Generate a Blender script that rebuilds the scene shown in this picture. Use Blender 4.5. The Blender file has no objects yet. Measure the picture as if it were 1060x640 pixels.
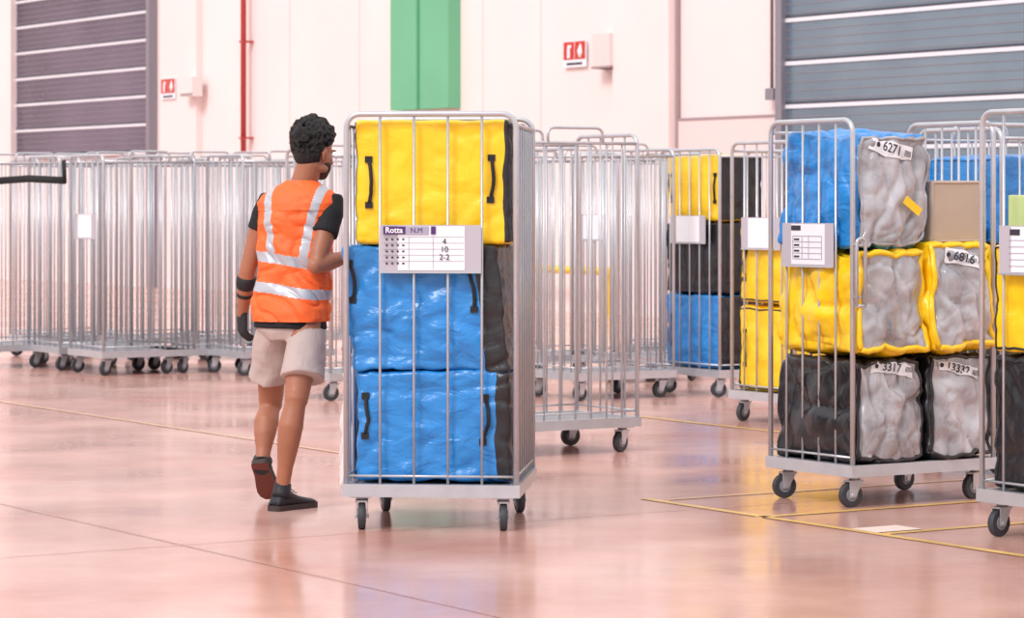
import bpy, math, random
from mathutils import Vector, Matrix, noise
random.seed(7)
V=Vector
scene=bpy.context.scene
F=3000.0; CH=1.42
def W3(px,py,Y): return V(((px-530)*Y/F, Y, CH+(209-py)*Y/F))
def FL(px,py):
    Y=F*CH/(py-209.0); return V(((px-530)*Y/F,Y,0))
def lin(c):
    return tuple(((x/255)/12.92 if x/255<=0.04045 else ((x/255+0.055)/1.055)**2.4) for x in c)+(1,)
# ---------------------------------------------------------------- materials
def mat(name,col,rough=0.5,metal=0.0,bump=0.0,bscale=20,var=0.0,vscale=6,spec=0.5,trans=0.0,detail=4,stretch=None,coat=0,bd=0.02,dist=0.6,col2=None):
    m=bpy.data.materials.new(name); m.use_nodes=True
    nt=m.node_tree; b=nt.nodes['Principled BSDF']
    c=lin(col); b.inputs['Base Color'].default_value=c
    b.inputs['Roughness'].default_value=rough; b.inputs['Metallic'].default_value=metal
    b.inputs['Specular IOR Level'].default_value=spec
    b.inputs['Coat Weight'].default_value=coat; b.inputs['Coat Roughness'].default_value=0.12
    if trans: b.inputs['Transmission Weight'].default_value=trans
    tc=nt.nodes.new('ShaderNodeTexCoord')
    src=tc.outputs['Object']
    if stretch:
        mp=nt.nodes.new('ShaderNodeMapping'); mp.inputs['Scale'].default_value=stretch
        nt.links.new(src,mp.inputs['Vector']); src=mp.outputs['Vector']
    if var:
        n=nt.nodes.new('ShaderNodeTexNoise'); n.inputs['Scale'].default_value=vscale; n.inputs['Detail'].default_value=5
        nt.links.new(src,n.inputs['Vector'])
        r=nt.nodes.new('ShaderNodeValToRGB'); r.color_ramp.elements[0].position=0.3; r.color_ramp.elements[1].position=0.7
        r.color_ramp.elements[0].color=tuple(x*(1-var) for x in c[:3])+(1,)
        r.color_ramp.elements[1].color=lin(col2) if col2 else tuple(min(1,x*(1+var)) for x in c[:3])+(1,)
        nt.links.new(n.outputs['Fac'],r.inputs['Fac']); nt.links.new(r.outputs['Color'],b.inputs['Base Color'])
    if bump:
        n=nt.nodes.new('ShaderNodeTexNoise'); n.inputs['Scale'].default_value=bscale; n.inputs['Detail'].default_value=detail
        n.inputs['Distortion'].default_value=dist
        nt.links.new(src,n.inputs['Vector'])
        bp=nt.nodes.new('ShaderNodeBump'); bp.inputs['Strength'].default_value=bump; bp.inputs['Distance'].default_value=bd
        nt.links.new(n.outputs['Fac'],bp.inputs['Height']); nt.links.new(bp.outputs['Normal'],b.inputs['Normal'])
    return m
M={}
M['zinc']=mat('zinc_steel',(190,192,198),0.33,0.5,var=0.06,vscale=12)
M['zinc_d']=mat('zinc_steel_dark',(150,152,158),0.45,0.5)  # darker zinc tone for decks, cross bars and caster swivels
M['rubber']=mat('wheel_rubber',(56,58,64),0.6,bump=0.1)
M['hub']=mat('wheel_hub',(130,134,140),0.5)
M['blue']=mat('blue_tarpaulin',(36,130,204),0.32,bump=0.75,bscale=6.5,var=0.14,vscale=4,stretch=(1,1,1.8),coat=0.2,bd=0.03,detail=3.5)
M['yellow']=mat('yellow_tarpaulin',(248,202,24),0.34,bump=0.5,bscale=6,var=0.05,vscale=5,coat=0.15,bd=0.03,detail=3)
M['black']=mat('black_tarpaulin',(31,30,35),0.36,bump=0.6,bscale=7,var=0.2,coat=0.15,bd=0.03,detail=3)
M['grey']=mat('grey_clear_plastic',(140,139,146),0.2,bump=0.75,bscale=5.5,var=0.28,vscale=5,coat=0.8,bd=0.03,detail=2.5,stretch=(1,1.8,0.8),dist=1.4,col2=(196,195,202))  # pale streaks in the base colour stand in for highlights on the plastic
M['cardboard']=mat('cardboard',(182,164,148),0.8,bump=0.1)
M['webbing']=mat('black_webbing',(24,24,28),0.7)
M['plate']=mat('label_plate',(182,176,186),0.5)
M['paper']=mat('paper',(232,232,238),0.7)
M['purple']=mat('purple_print',(78,40,110),0.6)
M['ink']=mat('ink',(50,46,60),0.7)
M['rule']=mat('printed_rule',(165,160,180),0.7)
M['white']=mat('white_plastic',(226,218,216),0.4,bump=0.3,bscale=20)
M['greenlab']=mat('green_label',(186,206,140),0.6)
M['wall']=mat('wall_paint',(238,220,218),0.7,bump=0.05,bscale=30,var=0.03,vscale=0.6)
M['wall2']=mat('wall_paint_lower',(229,208,206),0.7,var=0.03,vscale=0.6)
M['seam']=mat('wall_seam',(160,140,142),0.8)
M['green']=mat('green_paint',(108,180,140),0.55,var=0.05,vscale=1)
M['green_d']=mat('green_paint_edge',(74,150,110),0.6)
M['red']=mat('red_paint',(180,62,56),0.4)
M['signred']=mat('sign_red',(196,46,34),0.5)
M['doorL']=mat('door_slat_dark',(88,86,104),0.22,0.5,var=0.25,vscale=0.25,col2=(126,118,140))
M['doorR']=mat('door_slat_blue',(104,126,146),0.22,0.45,var=0.2,vscale=0.3,col2=(142,164,176))
M['doorline']=mat('door_joint_highlight',(228,228,236),0.4,0.1)  # pale strips at section joints, highlights put into the colour
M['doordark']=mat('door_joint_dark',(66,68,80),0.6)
M['frame']=mat('door_frame',(142,138,148),0.5,0.3)
M['line']=mat('yellow_floor_paint',(222,180,104),0.35,var=0.2,vscale=3)
M['linef']=mat('worn_yellow_floor_paint',(222,180,146),0.3,var=0.12,vscale=3)
M['rail']=mat('yellow_rail_paint',(240,195,60),0.4)
M['wline']=mat('white_floor_paint',(228,208,200),0.5)
M['joint']=mat('floor_joint',(186,144,130),0.4)
M['skin']=mat('skin',(164,106,80),0.5,bump=0.05,bscale=60,var=0.06,vscale=8)
M['hair']=mat('hair',(19,15,16),0.6,bump=0.8,bscale=90)
M['beard']=mat('beard',(66,42,34),0.8)
M['vest']=mat('orange_hi_vis',(250,104,40),0.6,bump=0.55,bscale=11,var=0.06)
M['reflect']=mat('silver_reflective',(184,186,194),0.35,0.2)
M['tee']=mat('black_cotton',(24,24,28),0.85,bump=0.2)
M['short']=mat('grey_beige_cotton',(186,168,162),0.85,bump=0.6,bscale=12,var=0.08)
M['glove']=mat('black_glove',(30,31,36),0.7,bump=0.2,bscale=60)
M['shoe']=mat('black_shoe',(30,30,38),0.6,bump=0.2,bscale=50)
M['sole']=mat('shoe_sole',(60,48,48),0.7)
M['solered']=mat('shoe_sole_rust',(112,56,46),0.7)
M['eyew']=mat('eye_white',(230,225,220),0.2)
M['eyeb']=mat('iris',(40,25,18),0.2)
M['lip']=mat('lips',(150,84,74),0.5)
def floor_mat():
    m=bpy.data.materials.new('polished_concrete'); m.use_nodes=True
    nt=m.node_tree; b=nt.nodes['Principled BSDF']
    tc=nt.nodes.new('ShaderNodeTexCoord')
    n=nt.nodes.new('ShaderNodeTexNoise'); n.inputs['Scale'].default_value=0.7; n.inputs['Detail'].default_value=8; n.inputs['Roughness'].default_value=0.62
    nt.links.new(tc.outputs['Object'],n.inputs['Vector'])
    r=nt.nodes.new('ShaderNodeValToRGB')
    r.color_ramp.elements[0].position=0.30; r.color_ramp.elements[0].color=lin((188,134,120))
    r.color_ramp.elements[1].position=0.72; r.color_ramp.elements[1].color=lin((226,186,174))
    nt.links.new(n.outputs['Fac'],r.inputs['Fac']); nt.links.new(r.outputs['Color'],b.inputs['Base Color'])
    n2=nt.nodes.new('ShaderNodeTexNoise'); n2.inputs['Scale'].default_value=1.1; n2.inputs['Detail'].default_value=6
    nt.links.new(tc.outputs['Object'],n2.inputs['Vector'])
    mr=nt.nodes.new('ShaderNodeMapRange'); mr.inputs['From Min'].default_value=0.3; mr.inputs['From Max'].default_value=0.7; mr.inputs['To Min'].default_value=0.11; mr.inputs['To Max'].default_value=0.27
    nt.links.new(n2.outputs['Fac'],mr.inputs['Value']); nt.links.new(mr.outputs['Result'],b.inputs['Roughness'])
    b.inputs['Specular IOR Level'].default_value=0.8
    n3=nt.nodes.new('ShaderNodeTexNoise'); n3.inputs['Scale'].default_value=5; n3.inputs['Detail'].default_value=3
    nt.links.new(tc.outputs['Object'],n3.inputs['Vector'])
    bp=nt.nodes.new('ShaderNodeBump'); bp.inputs['Strength'].default_value=0.04; bp.inputs['Distance'].default_value=0.02
    nt.links.new(n3.outputs['Fac'],bp.inputs['Height']); nt.links.new(bp.outputs['Normal'],b.inputs['Normal'])
    return m
M['floor']=floor_mat()
# ---------------------------------------------------------------- mesh builder
class MB:
    def __init__(s): s.v=[];s.f=[];s.m=[];s.names=[];s.sm=[]
    def mi(s,n):
        if n not in s.names: s.names.append(n)
        return s.names.index(n)
    def face(s,idx,mn,smooth=True): s.f.append(idx); s.m.append(s.mi(mn)); s.sm.append(smooth)
    def box(s,a,b,mn,mt=None):
        k=len(s.v)
        for z in (a[2],b[2]):
            for x,y in ((a[0],a[1]),(b[0],a[1]),(b[0],b[1]),(a[0],b[1])):
                p=V((x,y,z)); s.v.append(mt@p if mt else p)
        for f in ((3,2,1,0),(4,5,6,7),(0,1,5,4),(1,2,6,5),(2,3,7,6),(3,0,4,7)):
            s.face([k+i for i in f],mn,False)
    def loft(s,pts,rad,mn,seg=8,hint=None,cap=True):
        pts=[V(p) for p in pts]; n=len(pts); k=len(s.v)
        a=None
        for i,p in enumerate(pts):
            if i==0: t=pts[1]-pts[0]
            elif i==n-1: t=pts[-1]-pts[-2]
            else: t=(pts[i+1]-pts[i]).normalized()+(pts[i]-pts[i-1]).normalized()
            t.normalize()
            if hint is not None: h=V(hint)
            elif a is None: h=V((1,0,0)) if abs(t.x)<0.8 else V((0,1,0))
            else: h=a
            a=(h-t*h.dot(t)); 
            if a.length<1e-5: a=t.orthogonal()
            a.normalize()
            b=t.cross(a)
            r=rad[i] if isinstance(rad,(list,tuple)) else rad
            ra,rb=(r if isinstance(r,(list,tuple)) else (r,r))
            for j in range(seg):
                w=2*math.pi*j/seg
                s.v.append(p+a*(ra*math.cos(w))+b*(rb*math.sin(w)))
        for i in range(n-1):
            for j in range(seg):
                j2=(j+1)%seg
                s.face([k+i*seg+j,k+i*seg+j2,k+(i+1)*seg+j2,k+(i+1)*seg+j],mn)
        if cap:
            s.face([k+j for j in range(seg)][::-1],mn,False)
            s.face([k+(n-1)*seg+j for j in range(seg)],mn,False)
    def ell(s,c,r,mn,mt=None,seg=16,rings=10):
        k=len(s.v); c=V(c)
        for i in range(rings+1):
            th=math.pi*i/rings
            for j in range(seg):
                ph=2*math.pi*j/seg
                p=V((r[0]*math.sin(th)*math.cos(ph),r[1]*math.sin(th)*math.sin(ph),r[2]*math.cos(th)))+c
                s.v.append(mt@p if mt else p)
        for i in range(rings):
            for j in range(seg):
                j2=(j+1)%seg
                s.face([k+i*seg+j,k+(i+1)*seg+j,k+(i+1)*seg+j2,k+i*seg+j2],mn)
    def mesh(s,name):
        me=bpy.data.meshes.new(name)
        me.from_pydata([tuple(v) for v in s.v],[],s.f)
        for n in s.names: me.materials.append(M[n])
        me.polygons.foreach_set('material_index',s.m)
        me.polygons.foreach_set('use_smooth',s.sm)
        me.update(); return me
    def obj(s,name,mt=None,parent=None):
        o=bpy.data.objects.new(name,s.mesh(name)); scene.collection.objects.link(o)
        if parent: o.parent=parent
        if mt: o.matrix_local=mt
        return o
def text(body,size,loc,rot,mn,parent,name='printed_text',align='CENTER'):
    c=bpy.data.curves.new(name,'FONT'); c.body=body; c.size=size; c.align_x=align; c.align_y='CENTER'; c.extrude=0.0004
    c.materials.append(M[mn])
    o=bpy.data.objects.new(name,c); scene.collection.objects.link(o)
    o.parent=parent; o.location=loc; o.rotation_euler=rot
    return o
# ---------------------------------------------------------------- roll cage
def caster(mb,x,y,a,R=0.058):
    c,s=math.cos(a),math.sin(a)
    ax=V((c,s,0)); fw=V((-s,c,0))
    ctr=V((x,y,R))-fw*0.022
    def disc(r,w,mn,seg=20):
        mb.loft([ctr-ax*w,ctr-ax*w*0.75,ctr+ax*w*0.75,ctr+ax*w],[r*0.93,r,r,r*0.93],mn,seg=seg)
    disc(R,0.016,'rubber'); disc(R*0.55,0.0185,'hub',14)
    mb.loft([ctr-ax*0.03,ctr+ax*0.03],0.008,'zinc',seg=8)
    mt=Matrix(((ax.x,fw.x,0,x),(ax.y,fw.y,0,y),(0,0,1,0),(0,0,0,1)))
    for sg in (-1,1):
        k=len(mb.v)
        for dx in (0.021,0.025):
            for (yy,zz) in ((-0.04,R-0.012),(-0.008,R-0.012),(0.032,0.125),(-0.04,0.125)):
                mb.v.append(mt@V((sg*dx,yy,zz)))
        for f in ((0,1,2,3),(7,6,5,4),(0,4,5,1),(1,5,6,2),(2,6,7,3),(3,7,4,0)): mb.face([k+i for i in f],'zinc',False)
    mb.box((-0.027,-0.04,0.118),(0.027,0.034,0.126),'zinc',mt)
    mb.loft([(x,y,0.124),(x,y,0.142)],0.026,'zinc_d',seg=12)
    mb.box((x-0.045,y-0.045,0.138),(x+0.045,y+0.045,0.146),'zinc')
def upath(p0,p1,z0,H,r=0.06,n=5):
    p0=V(p0);p1=V(p1);d=(p1-p0).normalized()
    pts=[p0+V((0,0,z0)),p0+V((0,0,H-r))]
    for i in range(1,n+1):
        a=math.pi/2*i/n; pts.append(p0+d*(r-r*math.cos(a))+V((0,0,H-r+r*math.sin(a))))
    for i in range(0,n):
        a=math.pi/2*i/n; pts.append(p1-d*(r-r*math.sin(a))+V((0,0,H-r+r*math.cos(a))))
    pts+= [p1+V((0,0,H-r)),p1+V((0,0,z0))]
    return pts
def cage_mesh(W,D,H,nx=4,ny=6,left=True,right=True,hump=False,plate=True,front=True,back=True,midrail=False,seed=0):
    rnd=random.Random(seed); mb=MB(); z0=0.15
    for y,on in ((0,front),(D,back)):
        mb.loft(upath((0,y,0),(W,y,0),z0,H),0.0125,'zinc',seg=10)
        if on:
            for i in range(nx):
                x=W*(i+1)/(nx+1); mb.loft([(x,y,0.19),(x,y,H-0.006)],0.0062,'zinc',seg=6)
            for z in ([0.235,0.95] if midrail else [0.235]):
                mb.loft([(0,y,z),(W,y,z)],0.006,'zinc',seg=6)
    for x,on in ((0,left),(W,right)):
        if on:
            zt=H-0.05
            mb.loft([(x,0,zt),(x,D,zt)],0.009,'zinc',seg=8)
            if hump:
                q0=V((x,D*0.28,0));q1=V((x,D*0.72,0))
                mb.loft(upath(q0,q1,zt,H+0.035,r=0.04,n=3),0.009,'zinc',seg=8)
            for i in range(ny):
                y=D*(i+1)/(ny+1); mb.loft([(x,y,0.19),(x,y,zt)],0.0058,'zinc',seg=6)
            for z in ([0.235,0.95] if midrail else [0.235]):
                mb.loft([(x,0,z),(x,D,z)],0.006,'zinc',seg=6)
    e=0.018
    mb.box((-e,-e,0.145),(W+e,0.03,0.2),'zinc'); mb.box((-e,D-0.03,0.145),(W+e,D+e,0.2),'zinc')
    mb.box((-e,0.03,0.145),(0.03,D-0.03,0.2),'zinc'); mb.box((W-0.03,0.03,0.145),(W+e,D-0.03,0.2),'zinc')
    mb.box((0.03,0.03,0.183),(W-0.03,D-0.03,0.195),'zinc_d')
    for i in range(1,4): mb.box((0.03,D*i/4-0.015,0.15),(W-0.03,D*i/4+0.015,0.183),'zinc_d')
    for x in (0.06,W-0.06):
        for y in (0.06,D-0.06):
            caster(mb,x,y,rnd.uniform(-0.5,0.5) if seed else (0.12 if y<0.3 else 0.3))
    if plate:
        pw=min(0.44,W*0.62); x0=(W-pw)*0.5; y=-0.016
        mb.box((x0,y-0.004,1.115),(x0+pw,y,1.32),'plate')
        mb.box((x0,y-0.008,1.112),(x0+pw,y-0.004,1.12),'zinc')
        mb.box((x0+pw*0.18,y-0.006,1.125),(x0+pw*0.84,y-0.0045,1.315),'paper')
    return mb
def cageM(origin,yaw): return Matrix.Translation(origin)@Matrix.Rotation(yaw,4,'Z')
d1=V((-0.535,0.845,0)).normalized(); nn=V((0.845,0.535,0)).normalized()
BY=math.atan2(-d1.y,-d1.x)
def origin_from_corner(C,yaw,W): return C-V((math.cos(yaw),math.sin(yaw),0))*W
def add_cage(C,yaw,W,D,H,**k):
    mt=cageM(origin_from_corner(C,yaw,W),yaw)
    o=cage_mesh(W,D,H,**k).obj('roll_cage',mt); return o,mt
# ---------------------------------------------------------------- soft bags
def remap(t): return 0.6*math.sin(t*math.pi/2)+0.4*t
def bag(lo,hi,cols,mt,name='delivery_bag',r=0.022,bul=0.012,wr=0.01,seed=0,n=16,lean=(0,0),handles=(),trim=None,tag=None,ws=5.0,split=None,crease=0.0,sag=0.0,cf=(4.2,4.2,6.5),c2=0.5):
    mb=MB(); lo=V(lo);hi=V(hi);c=(lo+hi)/2;h=(hi-lo)/2
    keys={}
    so=V((seed*3.7,seed*1.3,seed*7.1))
    def defo(p,w):
        b=V((0,0,0))
        for i in range(3):
            j,l=(i+1)%3,(i+2)%3
            b[i]=p[i]**5*(1-p[j]**2)*(1-p[l]**2)*bul
        w=w+b
        nv=noise.noise_vector(w*ws+so); nv2=noise.noise_vector(w*ws*2.7+so)
        d=V((nv[0],nv[1],nv[2]*0.6))*wr+V(nv2)*wr*0.45*(c2*2)
        if crease:
            q=V((w.x*cf[0],w.y*cf[1],w.z*cf[2]))+so
            q=q+V(noise.noise_vector(w*3+so))*0.8
            rg=(1-min(1,abs(noise.noise(q))*3.2))**2*1.0+(1-min(1,abs(noise.noise(q*2.1+V((5,5,5))))*3))**2*c2
            dr=V([p[i]**3 for i in range(3)])
            if dr.length>0.01: d-=dr.normalized()*rg*crease
        w=w+d
        tz=(p[2]+1)/2
        if sag:
            k=(1-tz)**1.5
            w.x+=p[0]*sag*k*0.7; w.y+=p[1]*sag*k*0.4
            w.z-=sag*0.9*(1-p[0]**2*0.8)*(1-p[1]**2*0.8)*tz
        return w+V((lean[0]*tz,lean[1]*tz,0))
    def pt(p):
        k=tuple(round(x,4) for x in p)
        if k in keys: return keys[k]
        q=V([p[i]*h[i] for i in range(3)])
        inn=V([max(-(h[i]-r),min(h[i]-r,q[i])) for i in range(3)])
        d=q-inn
        if d.length>1e-6:
            nz=sum(1 for i in range(3) if abs(d[i])>1e-6)
            d=d.normalized()*r if nz>1 else d.normalized()*min(r,d.length)
        mb.v.append(mt@(c+defo(p,inn+d))); keys[k]=len(mb.v)-1
        return keys[k]
    ts=[remap(-1+2*i/n) for i in range(n+1)]
    for ax in range(3):
        for sg in (-1,1):
            kn='xyz'[ax]+('0' if sg<0 else '1'); mn=cols.get(kn,cols['d'])
            a,b=(ax+1)%3,(ax+2)%3
            for i in range(n):
                for j in range(n):
                    q=[];mx=0
                    for (u,v) in ((i,j),(i+1,j),(i+1,j+1),(i,j+1)):
                        p=[0,0,0];p[ax]=sg;p[a]=ts[u];p[b]=ts[v];q.append(pt(p)); mx+=p[0]/4
                    if sg<0:q=q[::-1]
                    mb.face(q,split[1] if (split and kn in('y0','z1') and mx>split[0]) else mn)
    def surf(u,v,face,off=0.0):
        p=[u*2-1,-1,v*2-1] if face=='y0' else [1,u*2-1,v*2-1]
        q=defo(p,V([p[i]*h[i] for i in range(3)]))
        if face=='y0': q.y-=off
        else: q.x+=off
        return mt@(c+q)
    if trim:
        e=0.03
        for face in trim[1]:
            path=[];N=16
            for (a,b) in (((e,e),(1-e,e)),((1-e,e),(1-e,1-e)),((1-e,1-e),(e,1-e)),((e,1-e),(e,e))):
                for i in range(N): path.append((a[0]+(b[0]-a[0])*i/N,a[1]+(b[1]-a[1])*i/N))
            path.append((e,e))
            mb.loft([surf(u,v,face,-0.001) for u,v in path],trim[2] if len(trim)>2 else 0.007,trim[0],seg=6)
    for (face,u,v0,v1) in handles:
        path=[];N=8
        for i in range(N+1):
            t=i/N; path.append(surf(u+0.022*math.sin(math.pi*t),v0+(v1-v0)*t,face,0.004+0.014*math.sin(math.pi*t)))
        mb.loft(path,[(0.008,0.004)]*len(path),'webbing',seg=8)
        for vv in (v0,v1):
            p=mt.inverted()@surf(u,vv,face,0.004)
            mb.box((p.x-0.016,p.y-0.005,p.z-0.014),(p.x+0.016,p.y+0.005,p.z+0.014),'webbing',mt)
    o=mb.obj(name)
    if tag:
        # flexible sticker following the bag surface
        face,u,v,wd,ht,txt,ang=tag
        t=MB(); N=12; fr=[]
        ca,sa=math.cos(ang),math.sin(ang)
        k=len(t.v)
        for i in range(N+1):
            yy=(-0.5+i/N)*wd
            for zz in (-ht/2,ht/2):
                uu=u+(yy*ca-zz*sa)/(2*h.y); vv=v+(yy*sa+zz*ca)/(2*h.z)
                t.v.append(surf(max(0.02,min(.98,uu)),max(0.02,min(.99,vv)),face,0.006))
        for i in range(N): t.face([k+2*i,k+2*i+2,k+2*i+3,k+2*i+1],'paper')
        to=t.obj('number_tag'); to.parent=o
        pl=mt.inverted()@surf(u-(wd*.35)/(2*h.y)*ca,v-(wd*.35)*sa/(2*h.z),face,0.0); prr=mt.inverted()@surf(u+(wd*.35)/(2*h.y)*ca,v+(wd*.35)*sa/(2*h.z),face,0.0)
        L=(pl+prr)/2; mid=mt.inverted()@surf(u,v,face,0.0)
        L.x=max(L.x,mid.x)+0.012
        dy=(prr-pl).normalized(); 
        up=V((0,0,1)); nx_=dy.cross(up).normalized(); up=nx_.cross(dy).normalized()
        TM=mt@Matrix(((dy.x,up.x,nx_.x,L.x),(dy.y,up.y,nx_.y,L.y),(dy.z,up.z,nx_.z,L.z),(0,0,0,1)))
        tx=text(txt,ht*0.98,(0,0,0),(0,0,0),'ink',o,'tag_number'); tx.data.offset=0.0008
        tx.matrix_local=TM@Matrix.Translation((-wd*0.04,0,0.001))
        cd=MB()
        for q in range(6):
            cd.box((wd*0.29+q*wd*0.028,-ht*0.22,0),(wd*0.29+q*wd*0.028+wd*0.014,ht*0.22,0.001),'ink',TM)
        cd.ell((-wd*0.40,0,0),(ht*0.2,ht*0.2,0.001),'ink',TM,10,6)
        co_=cd.obj('tag_code'); co_.parent=o
    return o
# ================================================================ ROOM
fl=MB(); fl.box((-60,-6,-0.1),(45,95,0),'floor'); floor=fl.obj('floor')
w0=V((0.825,37.5,0)); wd=-d1
WM=Matrix(((wd.x,nn.x,0,w0.x),(wd.y,nn.y,0,w0.y),(0,0,1,0),(0,0,0,1)))
def ws_(px,e=0.0):
    o=w0-nn*e
    q=(px-530)/F; return (o.y*q-o.x)/(wd.x-wd.y*q)
def wz(px,py,e=0.0):
    Y=w0.y-nn.y*e+wd.y*ws_(px,e); return CH+(209-py)*Y/F
mb=MB(); mb.box((-42,0,0),(34,0.3,10),'wall',WM); mb.obj('wall_back')
mb=MB(); mb.box((-42.3,-62,0),(-42,0.3,10),'wall',WM); mb.obj('wall_left')
mb=MB(); mb.box((ws_(166,.12),-0.12,0),(ws_(203,.12),0,10),'wall',WM); mb.obj('trim_1')
mb=MB(); mb.box((ws_(634,.15),-0.15,0),(ws_(692,.15),0,10),'wall',WM); mb.box((ws_(692,.15),-0.05,0),(ws_(692,.15)+.05,0,10),'seam',WM); mb.obj('trim_2')
mb=MB(); z=wz(750,122); mb.box((ws_(695),-0.04,0),(ws_(808),0,z),'wall2',WM); mb.box((ws_(695),-0.045,z-0.02),(ws_(808),0,z+0.015),'seam',WM); mb.obj('trim_3')
mb=MB(); mb.box((ws_(-30,.2),-0.2,0),(ws_(11,.2),0,10),'wall',WM); mb.obj('trim_4')
mb=MB()
for p in (300,372,500,560): mb.box((ws_(p)-0.015,-0.008,0),(ws_(p)+0.015,0,10),'wall2',WM)
mb.obj('trim_5')
mb=MB(); mb.box((ws_(404,.2),-0.2,wz(434,114)),(ws_(464,.2),0,10),'green',WM); mb.box((ws_(433,.2)-0.03,-0.215,wz(434,114)),(ws_(433,.2)+0.03,-0.19,10),'green_d',WM); mb.obj('green_column')
mb=MB(); s=ws_(252,.15); mb.loft([WM@V((s,-0.15,2.2)),WM@V((s,-0.15,10))],0.045,'red',seg=12)
for z in (2.4,3.9,5.4): mb.box((s-0.06,-0.2,z),(s+0.06,0,z+0.03),'red',WM)
mb.obj('fire_pipe')
mb=MB(); s=ws_(652); mb.loft([WM@V((s+0.1,-0.36,0.55)),WM@V((s-7,-0.36,0.55))],0.05,'rail',seg=10)
for i in range(4): mb.box((s-0.1-i*2.2,-0.4,0),(s-i*2.2,-0.3,0.55),'rail',WM)
mb.obj('guard_rail')
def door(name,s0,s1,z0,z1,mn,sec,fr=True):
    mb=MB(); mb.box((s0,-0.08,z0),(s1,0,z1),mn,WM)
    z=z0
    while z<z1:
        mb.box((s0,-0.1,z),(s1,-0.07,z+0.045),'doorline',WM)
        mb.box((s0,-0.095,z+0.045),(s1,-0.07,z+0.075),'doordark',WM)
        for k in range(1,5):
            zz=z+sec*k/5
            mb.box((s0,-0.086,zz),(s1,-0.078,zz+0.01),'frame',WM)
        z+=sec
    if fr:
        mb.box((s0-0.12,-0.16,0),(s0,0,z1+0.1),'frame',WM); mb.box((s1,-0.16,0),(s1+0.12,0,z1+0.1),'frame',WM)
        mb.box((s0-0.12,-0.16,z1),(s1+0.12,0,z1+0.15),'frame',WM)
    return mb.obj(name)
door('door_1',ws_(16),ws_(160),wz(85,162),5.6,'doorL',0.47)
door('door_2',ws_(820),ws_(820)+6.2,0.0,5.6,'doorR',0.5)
def sign(px,py,name,e):
    yo=-e; s=ws_(px,e); z=wz(px,py,e); mb=MB()
    mb.box((s-0.26,yo-0.02,z-0.17),(s+0.26,yo,z+0.17),'paper',WM)
    mb.box((s-0.25,yo-0.025,z-0.07),(s-0.01,yo-0.02,z+0.16),'signred',WM)
    mb.box((s+0.01,yo-0.025,z-0.07),(s+0.25,yo-0.02,z+0.16),'signred',WM)
    mb.box((s-0.16,yo-0.03,z-0.05),(s-0.10,yo-0.025,z+0.08),'paper',WM)
    mb.box((s-0.15,yo-0.03,z+0.08),(s-0.07,yo-0.025,z+0.12),'paper',WM)
    mb.loft([WM@V((s+0.13,yo-0.027,z-0.05)),WM@V((s+0.13,yo-0.027,z+0.03)),WM@V((s+0.15,yo-0.027,z+0.13))],[(0.03,0.003),(0.06,0.003),(0.008,0.003)],'paper',seg=10,hint=wd)
    mb.box((s-0.18,yo-0.024,z-0.14),(s+0.18,yo-0.02,z-0.11),'ink',WM)
    mb.obj(name)
sign(596,56,'fire_extinguisher_sign',0.03)
sign(175,92,'fire_extinguisher_sign',0.13)
mb=MB(); s=ws_(613,.2); s2=ws_(631,.2); mb.box((s,-0.2,wz(620,71,.2)),(s2,0,wz(620,35,.2)),'wall2',WM); mb.box((s-.01,-0.21,wz(620,71,.2)),(s2+.01,0,wz(620,71,.2)+.03),'seam',WM); mb.obj('wall_junction_box')
mb=MB(); s=ws_(187,.3); s2=ws_(199,.3); mb.box((s,-0.3,wz(190,100,.3)),(s2,-0.12,wz(190,80,.3)),'white',WM); mb.box((s,-0.31,wz(190,99,.3)),(s2,-0.3,wz(190,97,.3)),'seam',WM); mb.obj('wall_junction_box')
mb=MB(); s=ws_(799,.1); mb.loft([WM@V((s,-0.1,wz(799,100))),WM@V((s,-0.1,10))],0.02,'frame',seg=8); mb.box((s-0.08,-0.14,wz(799,104)),(s+0.08,0,wz(799,92)),'frame',WM); mb.obj('cable_conduit')
def stripe(a,b,w,mn,name):
    a=V(a);b=V(b);d=(b-a).normalized();p=V((-d.y,d.x,0))*w/2
    mb=MB(); k=[a+p,a-p,b-p,b+p]
    for q in k: mb.v.append(V((q.x,q.y,0.003)))
    mb.face([0,1,2,3],mn,False)
    for q in k: mb.v.append(V((q.x,q.y,0.0)))
    mb.face([4,5,1,0],mn,False);mb.face([6,7,3,2],mn,False)
    return mb.obj(name)
A=FL(668,517); stripe(A,A-d1*5.5,0.05,'line','floor_marking')
B=FL(918,553); stripe(B,B+nn*2.5,0.05,'line','floor_marking')
C_=FL(786,536); stripe(C_,C_+nn*3.0,0.05,'line','floor_marking')
C_=FL(690,518); stripe(C_,C_+nn*4,0.04,'linef','floor_marking')
C_=FL(655,431); stripe(C_,C_-d1*3.4,0.05,'line','floor_marking')
C_=FL(0,416); stripe(C_,C_-d1*6.0,0.04,'linef','floor_marking')
C_=FL(895,550); stripe(C_,C_+nn*0.25,0.18,'wline','floor_marking')
C_=FL(0,578); stripe(C_-nn*2,C_+nn*14,0.008,'joint','floor_joint')
C_=FL(430,620); stripe(C_+d1*20,C_-d1*6,0.008,'joint','floor_joint')

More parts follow.
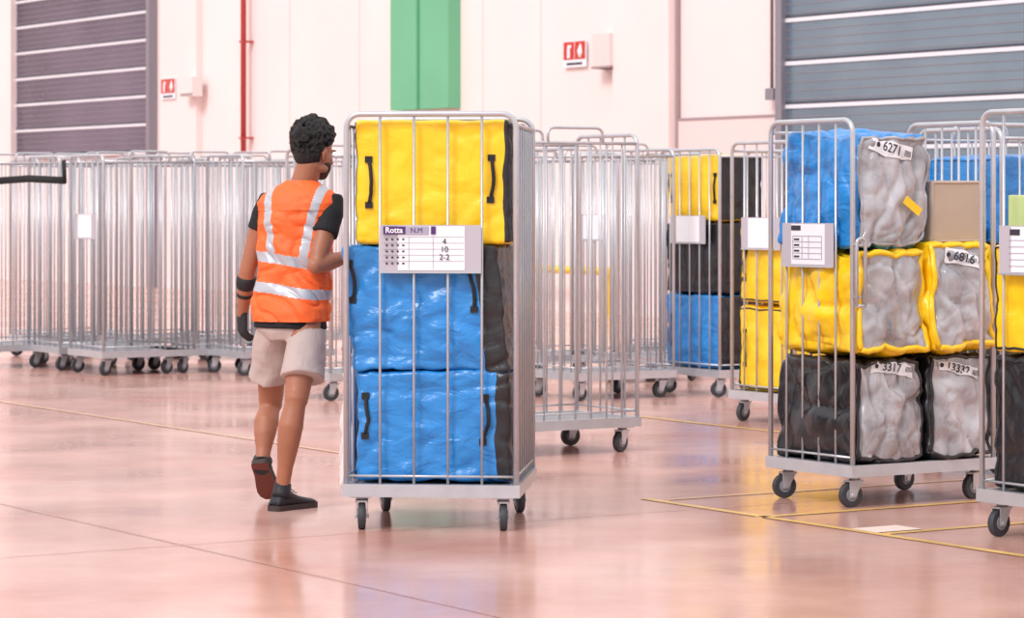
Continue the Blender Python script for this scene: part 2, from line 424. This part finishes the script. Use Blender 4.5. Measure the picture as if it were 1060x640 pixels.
# ================================================================ MAIN CAGE
yaw0=math.radians(-5.2); C0=V((0.017,12.47,0)); Wm=0.737; Dm=0.86
mc,mm=add_cage(C0,yaw0,Wm,Dm,1.80,nx=4,ny=7,left=True,right=True,plate=True)
t_=text('Rotta',0.034,(0.212,-0.0305,1.297),(math.pi/2,0,0),'paper',mc,'label_text'); t_.data.offset=0.0008
lb=MB(); lb.box((0.165,-0.0275,1.280),(0.262,-0.0225,1.314),'purple'); lb.box((0.262,-0.0275,1.280),(0.36,-0.0225,1.314),'rule')
lb.box((0.372,-0.0275,1.280),(0.392,-0.0225,1.314),'purple')
for i in range(5):
    for j in range(4):
        lb.box((0.175+j*0.024,-0.0245,1.255-i*0.026),(0.175+j*0.024+0.009,-0.0225,1.262-i*0.026),'ink')
    lb.box((0.165,-0.0240,1.268-i*0.026),(0.515,-0.0223,1.2692-i*0.026),'rule')
lb.box((0.275,-0.0242,1.13),(0.2765,-0.0223,1.27),'rule'); lb.box((0.38,-0.0242,1.13),(0.3815,-0.0223,1.27),'rule')
lb.obj('label_print',parent=mc)
text('4\n10\n2-2',0.034,(0.43,-0.026,1.215),(math.pi/2,0,0.0),'ink',mc,'handwriting')
text('N.M',0.030,(0.31,-0.0285,1.296),(math.pi/2,0,0),'purple',mc,'label_text')
YB={'d':'yellow','x1':'black','x0':'black','y1':'black','z1':'yellow'}
BB={'d':'blue','x1':'black','x0':'blue','y1':'black'}
bag((0.035,0.035,0.205),(0.715,0.82,0.69),BB,mm,seed=1,n=44,bul=0.0,wr=0.015,crease=0.012,split=(0.78,'black'),handles=[('y0',0.06,0.42,0.78),('y0',0.83,0.36,0.76)])
bag((0.02,0.03,0.685),(0.715,0.82,1.235),BB,mm,seed=2,n=44,bul=0.0,wr=0.020,crease=0.015,lean=(-0.055,0),split=(0.68,'black'),handles=[('y0',0.05,0.55,0.85),('y0',0.79,0.5,0.80)])
bag((0.03,0.04,1.235),(0.715,0.82,1.775),YB,mm,seed=3,n=44,bul=0.0,wr=0.009,crease=0.007,split=(0.89,'black'),trim=('black',['x1'],0.004),handles=[('y0',0.09,0.32,0.68),('y0',0.87,0.36,0.70)])
ps=bag((-0.085,0.25,0.16),(-0.02,0.6,0.68),{'d':'white'},mm,name='plastic_sack',seed=9,n=24,wr=0.03,bul=0.01,r=0.02,lean=(0.03,0),crease=0.012)

# ================================================================ RIGHT SIDE CAGES
W1=0.62
C1=V((1.575,13.40,0)); r1,m1=add_cage(C1,BY,W1,0.86,1.80,nx=4,ny=6,left=True,right=False,plate=True,seed=3)
G=lambda c:{'d':c,'x1':'grey'}
K=dict(n=44,crease=0.022,cf=(3.6,6.0,3.4),c2=0.5,ws=4.2)
bag((0.03,0.03,0.205),(W1-0.02,0.43,0.69),G('black'),m1,seed=11,bul=0.035,wr=0.028,sag=0.04,trim=('black',['x1'],0.010),tag=('x1',0.54,0.9,0.24,0.055,'3317',-0.12),**K)
bag((0.03,0.46,0.205),(W1-0.01,0.85,0.71),G('black'),m1,seed=12,bul=0.035,wr=0.030,sag=0.04,trim=('black',['x1'],0.010),tag=('x1',0.47,0.85,0.26,0.055,'13332',-0.14),**K)
bag((0.03,0.03,0.72),(W1-0.01,0.43,1.20),G('yellow'),m1,seed=13,bul=0.045,wr=0.034,sag=0.045,trim=('yellow',['x1'],0.015),lean=(0.02,0.01),**K)
bag((0.03,0.46,0.72),(W1+0.02,0.85,1.23),G('yellow'),m1,seed=14,bul=0.045,wr=0.038,sag=0.045,trim=('yellow',['x1'],0.015),lean=(0.0,-0.03),tag=('x1',0.52,0.85,0.24,0.06,'6816',-0.22),**K)
bt=bag((0.03,0.03,1.21),(W1,0.45,1.735),G('blue'),m1,seed=15,bul=0.03,wr=0.032,sag=0.0,lean=(-0.02,0.03),trim=('grey',['x1'],0.008),tag=('x1',0.44,0.88,0.26,0.065,'6271',-0.12),**K)
bag((0.03,0.50,1.225),(W1-0.03,0.83,1.52),{'d':'cardboard'},m1,name='cardboard_box',r=0.006,bul=0.003,wr=0.004,seed=16,trim=('cardboard',['x1'],0.006))
yt=MB(); yt.box((-0.002,-0.055,-0.020),(0.003,0.055,0.020),'yellow',m1@Matrix.Translation((W1+0.035,0.33,1.40))@Matrix.Rotation(-0.6,4,'X')); yt.obj('sticker',parent=bt)
lb=MB()
for i in range(5): lb.box((0.2,-0.0245,1.15+i*0.027),(0.42,-0.0225,1.152+i*0.027),'rule')
for x in (0.2,0.27,0.32,0.418): lb.box((x,-0.0245,1.15),(x+.002,-0.0225,1.258),'rule')
for i in range(4): lb.box((0.21,-0.0245,1.158+i*0.027),(0.25,-0.0225,1.166+i*0.027),'ink')
lb.box((0.19,-0.0245,1.285),(0.26,-0.0225,1.308),'ink'); lb.obj('label_print',parent=r1)
gl=MB(); gl.loft(upath((W1+0.055,-0.02,0),(W1+0.055,0.03,0),0.94,1.25,r=0.02,n=3),0.008,'zinc'); gl.loft([(W1+0.055,-0.02,0.94),(W1+0.055,0.03,0.94)],0.008,'zinc')
gl.loft([(W1,0,1.22),(W1+0.055,0,1.22)],0.006,'zinc'); gl.loft([(W1,0,0.98),(W1+0.055,0,0.98)],0.006,'zinc'); gl.obj('gate_latch',parent=r1)
C2=W3(1037,209,15.0); C2.z=0
r2,m2=add_cage(C2,BY,0.65,0.86,1.80,nx=4,ny=6,left=True,right=True,plate=True,seed=4,hump=True)
for (ya,yb,sd) in ((0.03,0.42,20),(0.44,0.83,23)):
    bag((0.03,ya,1.2),(0.6,yb,1.66),{'d':'blue'},m2,seed=sd+1,trim=('blue',['y0']),crease=.01)
    bag((0.03,ya,0.7),(0.6,yb,1.19),{'d':'yellow'},m2,seed=sd+2); bag((0.03,ya,0.205),(0.6,yb,0.69),{'d':'black'},m2,seed=sd+3)
L3=V((2.0,12.33,0)); C3=L3-d1*0.68
r3,m3=add_cage(C3,BY,0.68,0.86,1.80,nx=4,ny=6,left=True,right=False,plate=True,seed=5)
bag((0.035,0.03,0.205),(0.66,0.42,0.77),G('black'),m3,seed=31,n=30,crease=.015,trim=('black',['y0']))
bag((0.035,0.03,0.78),(0.66,0.42,1.24),G('yellow'),m3,seed=32,n=30,crease=.01,trim=('black',['y0'],0.006))
bag((0.035,0.44,0.205),(0.66,0.83,0.77),G('black'),m3,seed=33); bag((0.035,0.44,0.78),(0.66,0.83,1.24),G('yellow'),m3,seed=34)
bag((0.05,0.1,1.25),(0.45,0.4,1.45),{'d':'cardboard','y0':'greenlab'},m3,name='parcel_box',r=0.006,bul=0.002,wr=0.002,seed=35)
lb=MB()
for i in range(5): lb.box((0.19,-0.0245,1.15+i*0.027),(0.46,-0.0225,1.152+i*0.027),'rule')
lb.box((0.2,-0.0245,1.28),(0.26,-0.0225,1.305),'ink'); lb.obj('label_print',parent=r3)
L4=FL(768,436)+V((-0.06,0.05,0)); r4,m4=add_cage(L4-d1*0.66,BY,0.66,0.86,1.80,nx=4,ny=6,left=True,right=True,plate=True,seed=6)
bag((0.03,0.03,0.205),(0.62,0.42,0.75),{'d':'yellow'},m4,seed=41,trim=('black',['y0'],0.006),crease=.01,n=24,handles=[('y0',0.12,0.3,0.7)])
bag((0.03,0.03,0.77),(0.62,0.42,1.27),{'d':'yellow'},m4,seed=42,trim=('black',['y0'],0.006),crease=.01,n=24,handles=[('y0',0.12,0.3,0.7)])
bag((0.03,0.44,0.205),(0.62,0.83,0.75),{'d':'black'},m4,seed=43); bag((0.03,0.44,0.77),(0.62,0.83,1.27),{'d':'black'},m4,seed=44)
C5=FL(745,412); r5,m5=add_cage(C5,BY,0.74,0.80,1.80,nx=5,ny=6,left=True,right=True,plate=True,seed=8)
bag((0.03,0.03,0.205),(0.70,0.42,0.74),{'d':'blue','x1':'black'},m5,seed=51,crease=.012,n=24,handles=[('y0',0.1,0.3,0.7)])
bag((0.03,0.03,0.75),(0.70,0.42,1.27),{'d':'black'},m5,seed=52,crease=.012,n=24,trim=('black',['y0']),handles=[('y0',0.1,0.3,0.7)])
bag((0.03,0.03,1.28),(0.70,0.42,1.76),{'d':'yellow','x1':'black'},m5,seed=53,crease=.008,n=24,trim=('black',['x1']),handles=[('y0',0.08,0.3,0.7),('y0',0.92,0.3,0.7)])
bag((0.03,0.44,0.205),(0.70,0.76,0.74),{'d':'black'},m5,seed=54)
A1=V((0.71,16.45,0)); o1=A1-nn*0.84
add_cage(o1,BY,0.62,0.84,1.80,nx=4,ny=7,left=True,right=True,hump=True,plate=False,seed=9)
def empty(px,Y,W=0.66,D=0.82,plate=False,seed=1,yaw=BY,H=1.8,hump=True):
    C=W3(px,209,Y); C.z=0
    return add_cage(C,yaw,W,D,H,nx=5,ny=7,left=True,right=True,hump=hump,plate=plate,seed=seed)
empty(600,20.6,seed=21); empty(640,22.6,seed=22,plate=True); empty(560,23.0,seed=23); empty(690,24.3,seed=24)
empty(342,20.6,seed=31,plate=True)
empty(252,23.6,seed=32); empty(171,23.9,seed=33); empty(107,23.6,seed=34,plate=True); empty(62,24.3,seed=35); empty(-10,24.6,seed=36,plate=True)
for i,(p,Y) in enumerate(((40,26.2),(135,25.9),(215,25.8),(290,26.4),(420,23.5),(480,24.0))):
    empty(p,Y,seed=40+i,hump=i%2==0,plate=(i in (3,)))
cs=MB(); cs.loft([W3(-12,188,24.0),W3(30,185,23.9),W3(68,187,23.7)],[(0.008,0.03)]*3,'webbing',hint=(0,1,0)); cs.loft([W3(66,166,23.7),W3(67,190,23.7)],0.018,'webbing'); cs.obj('cargo_strap')

# ================================================================ MAN
man=bpy.data.objects.new('walking_man',None); scene.collection.objects.link(man)
man.location=(-1.03,13.5,0)
MI=Matrix.Translation(V((1.03,-13.5,0)))
def mobj(mb,name,voxel=None,smooth=4):
    mb.v=[MI@v for v in mb.v]
    o=mb.obj(name,parent=man)
    if voxel:
        md=o.modifiers.new('remesh','REMESH'); md.mode='VOXEL'; md.voxel_size=voxel; md.use_smooth_shade=True
        if smooth:
            sm=o.modifiers.new('smooth','SMOOTH'); sm.iterations=smooth; sm.factor=0.5
    return o
hd=math.radians(16); Hd=V((math.sin(hd),math.cos(hd),0)); Rd=V((math.cos(hd),-math.sin(hd),0)); U=V((0,0,1))
cx=W3(302,209,13.5); cx.z=0
def B(u,v,z):
    k=max(0,z-0.85)
    return cx+Rd*(u+0.045*k)+Hd*(v+0.10*k-0.02)+U*z
shL=B(-0.160,0,1.415); shR=B(0.165,0.0,1.41)
elL=W3(256,281,13.60); wrL=W3(251,324,13.68)
elR=V((-0.905,13.34,1.125)); wrR=V((-0.745,13.47,1.17))
hipR=B(0.085,0,0.90); hipL=B(-0.085,0,0.90)
knR=W3(307,412,13.32); anR=V((-1.058,13.34,0.095))
knL=W3(280,418,13.70); anL=V((-1.170,13.56,0.190))
hc=W3(326,209,13.55); hc.z=1.650
hy=math.radians(42); Fh=V((math.sin(hy),math.cos(hy),-0.10)).normalized(); Rh=V((math.cos(hy),-math.sin(hy),0)); Uh=Rh.cross(Fh)
HMt=Matrix(((Rh.x,Fh.x,Uh.x,hc.x),(Rh.y,Fh.y,Uh.y,hc.y),(Rh.z,Fh.z,Uh.z,hc.z),(0,0,0,1)))
def lerp(a,b,t): return a+(b-a)*t
b=MB()
tor=[(0.80,.12,.09),(0.88,.155,.105),(0.96,.150,.10),(1.08,.140,.095),(1.2,.155,.105),(1.32,.168,.112),(1.40,.160,.105),(1.46,.12,.085),(1.50,.07,.065)]
b.loft([B(0,0,z) for z,_,_ in tor],[(a,c) for _,a,c in tor],'skin',seg=28,hint=Rd)
nb=B(0.0,0.01,1.46); nt_=HMt@V((0,-0.03,-0.06))
b.loft([nb,lerp(nb,nt_,.45),nt_,HMt@V((0,-0.02,0.0))],[.072,.062,.060,.05],'skin',seg=18)
def limb(pts,rads): b.loft(pts,rads,'skin',seg=18)
for sh,el,wr in ((shL,elL,wrL),(shR,elR,wrR)):
    dv=(el-sh)
    limb([sh-dv*0.06,sh+dv*.12,sh+dv*.45,sh+dv*.8,el,el+(wr-el)*.05],[.045,.056,.050,.043,.039,.038])
    dw=wr-el
    limb([el-dw*.06,el+dw*.08,el+dw*.3,el+dw*.65,wr,wr+dw*.08],[.034,.041,.044,.034,.027,.026])
    b.ell(el,(.039,.039,.039),'skin')
for hip,kn,an,bk in ((hipR,knR,anR,0.020),(hipL,knL,anL,0.022)):
    dk=kn-hip
    limb([hip,hip+dk*.3,hip+dk*.7,hip+dk*.92,kn+dk*0.05],[.085,.080,.067,.059,.054])
    da=an-kn; back=-Hd*bk
    b.ell(kn,(.052,.052,.056),'skin')
    limb([kn-da*.08,kn+da*.1+back*.3,kn+da*.3+back,kn+da*.5+back*.8,kn+da*.75+back*.3,an,an+da*.06],[.05,.050,.059,.052,.037,.033,.035])
b.ell((0,-0.012,0.035),(.075,.096,.088),'skin',HMt,24,16)
b.ell((0,0.018,-0.035),(.062,.070,.085),'skin',HMt,20,14)
b.ell((0,0.048,-0.092),(.034,.034,.028),'skin',HMt)
b.ell((0,0.072,0.012),(.05,.018,.014),'skin',HMt)
for sx in (-1,1):
    b.ell((sx*0.038,0.055,-0.03),(.022,.022,.022),'skin',HMt)
    b.ell((sx*0.080,-0.012,-0.012),(.011,.019,.032),'skin',HMt)
    b.ell((sx*0.088,-0.022,0.0),(.008,.013,.025),'skin',HMt)
    b.ell((sx*0.055,0.01,-0.075),(.014,.03,.018),'skin',HMt)
b.loft([HMt@V((0,.082,.008)),HMt@V((0,.096,-.018)),HMt@V((0,.108,-.038)),HMt@V((0,.09,-.048))],[.009,.011,.016,.010],'skin',seg=12)
b.ell((0,0.082,-0.066),(.024,.012,.008),'skin',HMt); b.ell((0,0.079,-0.079),(.02,.012,.008),'skin',HMt)
mobj(b,'body',0.0065,5)
f=MB()
for sx in (-1,1):
    f.ell((sx*0.031,0.077,-0.006),(.012,.010,.008),'eyew',HMt); f.ell((sx*0.031,0.0855,-0.006),(.005,.003,.005),'eyeb',HMt)
    f.ell((sx*0.033,0.086,0.018),(.020,.006,.004),'hair',HMt)
f.ell((0,0.092,-0.066),(.021,.005,.0045),'lip',HMt); f.ell((0,0.089,-0.078),(.018,.005,.005),'lip',HMt)
mobj(f,'face_features')
bd=MB()
bd.ell((0,0.022,-0.060),(.0635,.068,.062),'beard',HMt,20,12)
bd.ell((0,0.049,-0.095),(.036,.035,.029),'beard',HMt)
mobj(bd,'beard',0.006,3)
h=MB()
h.ell((0,-0.022,0.050),(.080,.098,.084),'hair',HMt,20,14)
h.ell((0,-0.048,-0.012),(.068,.066,.066),'hair',HMt,20,14)
rnd=random.Random(5)
for i in range(800):
    z=rnd.uniform(-0.8,1); ph=rnd.uniform(0,2*math.pi); rr=math.sqrt(1-z*z); x=rr*math.cos(ph); y=rr*math.sin(ph)
    if y>0.45 and z<0.42: continue
    if y>-0.10 and z<-0.02: continue
    if z<-0.6 and abs(x)>0.7: continue
    top=max(0,z+0.05)
    k=1.01+0.14*top+rnd.uniform(0,0.22)*(0.2+top)
    R=0.008+0.005*top+rnd.uniform(0,0.004)
    h.ell((x*.083*k,-0.018+y*.102*k,0.032+z*.092*k+top*0.006),(R,R,R),'hair',HMt,7,5)
mobj(h,'hair',0.004,1)
s=MB()
tor=[(0.78,.10,.09),(0.82,.160,.112),(0.87,.164,.115),(0.93,.155,.110)]
s.loft([B(0,0,z) for z,_,_ in tor],[(a,c) for _,a,c in tor],'short',seg=28,hint=Rd)
for hip,kn,z1,ou in ((hipR,knR,0.605,0.014),(hipL,knL,0.600,-0.004)):
    pts=[];rd=[]
    hp=hip-U*0.04
    t1=(hp.z-z1)/(hp.z-kn.z)
    for t,r in ((0.0,.072),(.2,.086),(.4,.092),(.6,.095),(.8,.098),(1.0,.104)):
        pts.append(hp+(kn-hp)*t1*t+Rd*ou*t); rd.append(r)
    s.loft(pts,[(r*0.99,r*1.06) for r in rd],'short',seg=24,hint=Rd)
for i,v in enumerate(s.v):
    nv=noise.noise_vector(v*14); s.v[i]=v+V(nv)*0.010
mobj(s,'shorts',0.007,2)
t=MB()
for sh,el,kx in ((shL,elL,.92),(shR,elR,1.0)):
    dv=el-sh
    t.loft([lerp(sh,B(0,0,1.43),.4),sh-dv*.02,sh+dv*.15,sh+dv*.32,sh+dv*(.40 if kx<1 else .5)],[.045,.056*kx,.063*kx,.062*kx,.064*kx],'tee',seg=20)
t.loft([B(0,0,z) for z in (0.83,0.86,0.95)],[(.178,.126),(.174,.124),(.162,.115)],'tee',seg=28,hint=Rd)
t.loft([B(0,.005,1.45),B(0.003,.005,1.505)],[(.085,.075),(.070,.066)],'tee',seg=20,hint=Rd)
mobj(t,'t_shirt',0.007,2)
vs=MB()
prof=[(0.865,.188,.138),(0.92,.184,.134),(1.0,.177,.127),(1.10,.174,.124),(1.2,.180,.130),(1.3,.190,.136),(1.37,.200,.134),(1.415,.205,.124),(1.45,.184,.112),(1.475,.150,.098),(1.495,.115,.085),(1.51,.085,.075),(1.52,.073,.069)]
def pr(z):
    for i in range(len(prof)-1):
        if prof[i][0]<=z<=prof[i+1][0]:
            q=(z-prof[i][0])/(prof[i+1][0]-prof[i][0])
            return tuple(prof[i][k]+(prof[i+1][k]-prof[i][k])*q for k in (1,2))
    return prof[-1][1:]
NR=150;NS=180
for i in range(NR+1):
    z=0.865+(1.52-0.865)*i/NR; a,c=pr(z)
    for j in range(NS):
        w=2*math.pi*j/NS; e=2.25
        cu=math.copysign(abs(math.cos(w))**(2/e),math.cos(w)); cv=math.copysign(abs(math.sin(w))**(2/e),math.sin(w))
        p=B(a*cu,c*cv,z)
        nv=noise.noise_vector(V((w*1.2,z*7,3.1))); nv2=noise.noise_vector(V((p.x*7,p.y*7,z*16)))
        rg=(1-min(1,abs(noise.noise(V((p.x*8,p.y*8,z*13+p.x*6))))*3))**2
        amp=0.015 if z<1.38 else 0.005
        p+= (Rd*cu+Hd*cv)*(nv[0]*amp+nv2[0]*amp*0.7-rg*amp*0.8)
        vs.v.append(p)
for i in range(NR):
    z=0.865+(1.52-0.865)*(i+.5)/NR
    for j in range(NS):
        w=2*math.pi*(j+.5)/NS; u=pr(z)[0]*math.copysign(abs(math.cos(w))**(2/2.25),math.cos(w))
        zz=z+0.012*math.sin(u*9)+0.05*u
        m='vest'
        if 1.125<zz<1.172 or 0.985<zz<1.032: m='reflect'
        if zz>=1.165 and abs(abs(u)-(0.080+0.045*min(1,(z-1.165)/.28)))<0.021: m='reflect'
        j2=(j+1)%NS
        vs.face([i*NS+j,i*NS+j2,(i+1)*NS+j2,(i+1)*NS+j],m)
mobj(vs,'hi_vis_vest')
eb=MB(); dw=wrL-elL
eb.loft([elL+dw*.12,elL+dw*.2,elL+dw*.34,elL+dw*.40],[.043,.0470,.0460,.042],'glove',seg=20)
eb.loft([elL+dw*.52,elL+dw*.60],[.039,.037],'glove',seg=20)
mobj(eb,'elbow_band')
def hand(name,wr,d,n,t,curl,mn='glove'):
    d=V(d).normalized(); n=(V(n)-d*V(n).dot(d)).normalized(); t=(V(t)-d*V(t).dot(d)-n*V(t).dot(n)).normalized()
    m=MB()
    m.loft([wr-d*.045,wr-d*.01,wr+d*.02,wr+d*.06,wr+d*.092],[(.033,.031),(.030,.024),(.036,.019),(.043,.017),(.040,.014)],mn,seg=18,hint=t)
    for i,L in enumerate((.072,.080,.074,.060)):
        p=wr+d*(.084-0.004*abs(i-1))+t*(.0305-.0205*i)
        pts=[p-d*.02,p]; a=0.15
        for k,fr in enumerate((.45,.31,.24)):
            a+=curl*(.9,1.0,.7)[k]*(1+0.08*i)
            p=p+(d*math.cos(a)+n*math.sin(a)+t*(0.04*(1.5-i)))*L*fr; pts.append(p)
        m.loft(pts,[.0095,.0102,.0098,.009,.0068],mn,seg=12)
    p=wr+d*.022+t*.026
    q1=p+(d*.65+t*.65+n*.25).normalized()*.036; q2=q1+(d*.85+t*.25+n*(.3+curl*.5)).normalized()*.032; q3=q2+(d*.8+n*(.3+curl)).normalized()*.024
    m.loft([p,q1,q2,q3],[.015,.013,.011,.008],mn,seg=12)
    return mobj(m,name,0.0038,2)
hand('hand_left',wrL,V((-0.03,0.10,-1)),V((0.8,0.5,0)),V((-0.5,0.8,0)),0.38)
hand('hand_right',wrR,V((0.95,-0.15,-0.02)),V((-0.2,1,0)),V((0,0.1,1)),0.75)
def shoe(name,heel,toe,up,solem,an):
    heel=V(heel);toe=V(toe);d=(toe-heel).normalized();up=V(up);up=(up-d*up.dot(d)).normalized();sd=d.cross(up)
    L=(toe-heel).length
    m=MB()
    secs=[(0,.026,.035),(0.03,.034,.052),(.1,.037,.085),(.22,.037,.105),(.33,.037,.098),(.45,.040,.075),(.6,.046,.058),(.78,.049,.046),(.9,.042,.040),(.98,.024,.028)]
    k=len(m.v);NSG=16
    for (tt,w,hh) in secs:
        c=heel+d*(L*tt)
        for j in range(NSG):
            a=2*math.pi*j/NSG; x=math.cos(a)*w; y=math.sin(a)
            z=0.018+(hh-0.018)*(0.5+0.5*y)
            xx=x*(1.0 if y<0 else (1-0.25*y))
            if y<-0.3: z=0.018
            m.v.append(c+sd*xx+up*z)
    n=len(secs)
    for i in range(n-1):
        for j in range(NSG):
            j2=(j+1)%NSG; m.face([k+i*NSG+j,k+i*NSG+j2,k+(i+1)*NSG+j2,k+(i+1)*NSG+j],'shoe')
    m.face([k+j for j in range(NSG)],'shoe'); m.face([k+(n-1)*NSG+j for j in range(NSG)],'shoe')
    k=len(m.v)
    ring=[(t_,w_*1.1) for t_,w_,_ in secs]+[(t_,-w_*1.1) for t_,w_,_ in secs[::-1]]
    for hz in (0.0,0.024):
        for (t_,w_) in ring: m.v.append(heel+d*(L*(t_*1.03-0.01))+sd*w_+up*hz)
    N=len(ring)
    for j in range(N):
        j2=(j+1)%N; m.face([k+j,k+j2,k+N+j2,k+N+j],'sole',False)
    m.face([k+j for j in range(N)],solem,False); m.face([k+N+j for j in range(N)],'sole',False)
    c=heel+d*(L*.2)+up*.06
    m.loft([c,lerp(c,an,.6),an+(an-c).normalized()*0.03],[.047,.042,.039],'shoe',seg=16)
    for q in range(3):
        pc=heel+d*(L*(.36+.07*q))+up*(.098-.012*q); m.loft([pc-sd*.022,pc+up*.004,pc+sd*.022],.003,'plate',seg=6)
    return mobj(m,name)
fR=V((0.60,0.80,0)).normalized()
hR=V((anR.x,anR.y,0.001))-fR*0.065
shoe('shoe_right',hR,hR+fR*0.285,(0,0,1),'sole',anR)
hl=V((-1.180,13.505,0.20)); tl=V((-1.140,13.69,0.02))
dl=(tl-hl).normalized(); tl=hl+dl*0.27
sh_=max(0,0.012-tl.z)
shoe('shoe_left',hl+V((0,0,sh_)),tl+V((0,0,sh_)),(0.05,0.7,0.7),'solered',anL)

# ================================================================ LIGHT
w=bpy.data.worlds.new('World'); scene.world=w; w.use_nodes=True
nt=w.node_tree; bg=nt.nodes['Background']; bg.inputs['Strength'].default_value=1.22
tc=nt.nodes.new('ShaderNodeTexCoord'); sx=nt.nodes.new('ShaderNodeSeparateXYZ'); rp=nt.nodes.new('ShaderNodeValToRGB')
nt.links.new(tc.outputs['Generated'],sx.inputs['Vector']); nt.links.new(sx.outputs['Z'],rp.inputs['Fac'])
rp.color_ramp.elements[0].position=0.0; rp.color_ramp.elements[0].color=(0.80,0.77,0.79,1)
rp.color_ramp.elements[1].position=0.8; rp.color_ramp.elements[1].color=(1.0,0.975,0.975,1)
nt.links.new(rp.outputs['Color'],bg.inputs['Color'])
def sun(name,rot,st,ang,col=(1,1,1)):
    l=bpy.data.lights.new(name,'SUN'); l.energy=st; l.angle=math.radians(ang); l.color=col
    o=bpy.data.objects.new(name,l); scene.collection.objects.link(o); o.rotation_euler=[math.radians(a) for a in rot]; return o
sun('skylight_sun',(48,-8,-28),1.75,18,(1,0.98,0.975))
# ================================================================ CAMERA
cam=bpy.data.cameras.new('camera'); co=bpy.data.objects.new('camera',cam); scene.collection.objects.link(co)
co.location=(0,0,CH); co.rotation_euler=(math.pi/2,0,0)
cam.sensor_width=36; cam.sensor_fit='HORIZONTAL'; cam.lens=F/1060*36; cam.shift_y=-(320-209)/1060
cam.clip_end=300; cam.dof.use_dof=True; cam.dof.focus_distance=12.9; cam.dof.aperture_fstop=6.3
scene.camera=co
scene.view_settings.view_transform='Standard'
scene.view_settings.exposure=0.12
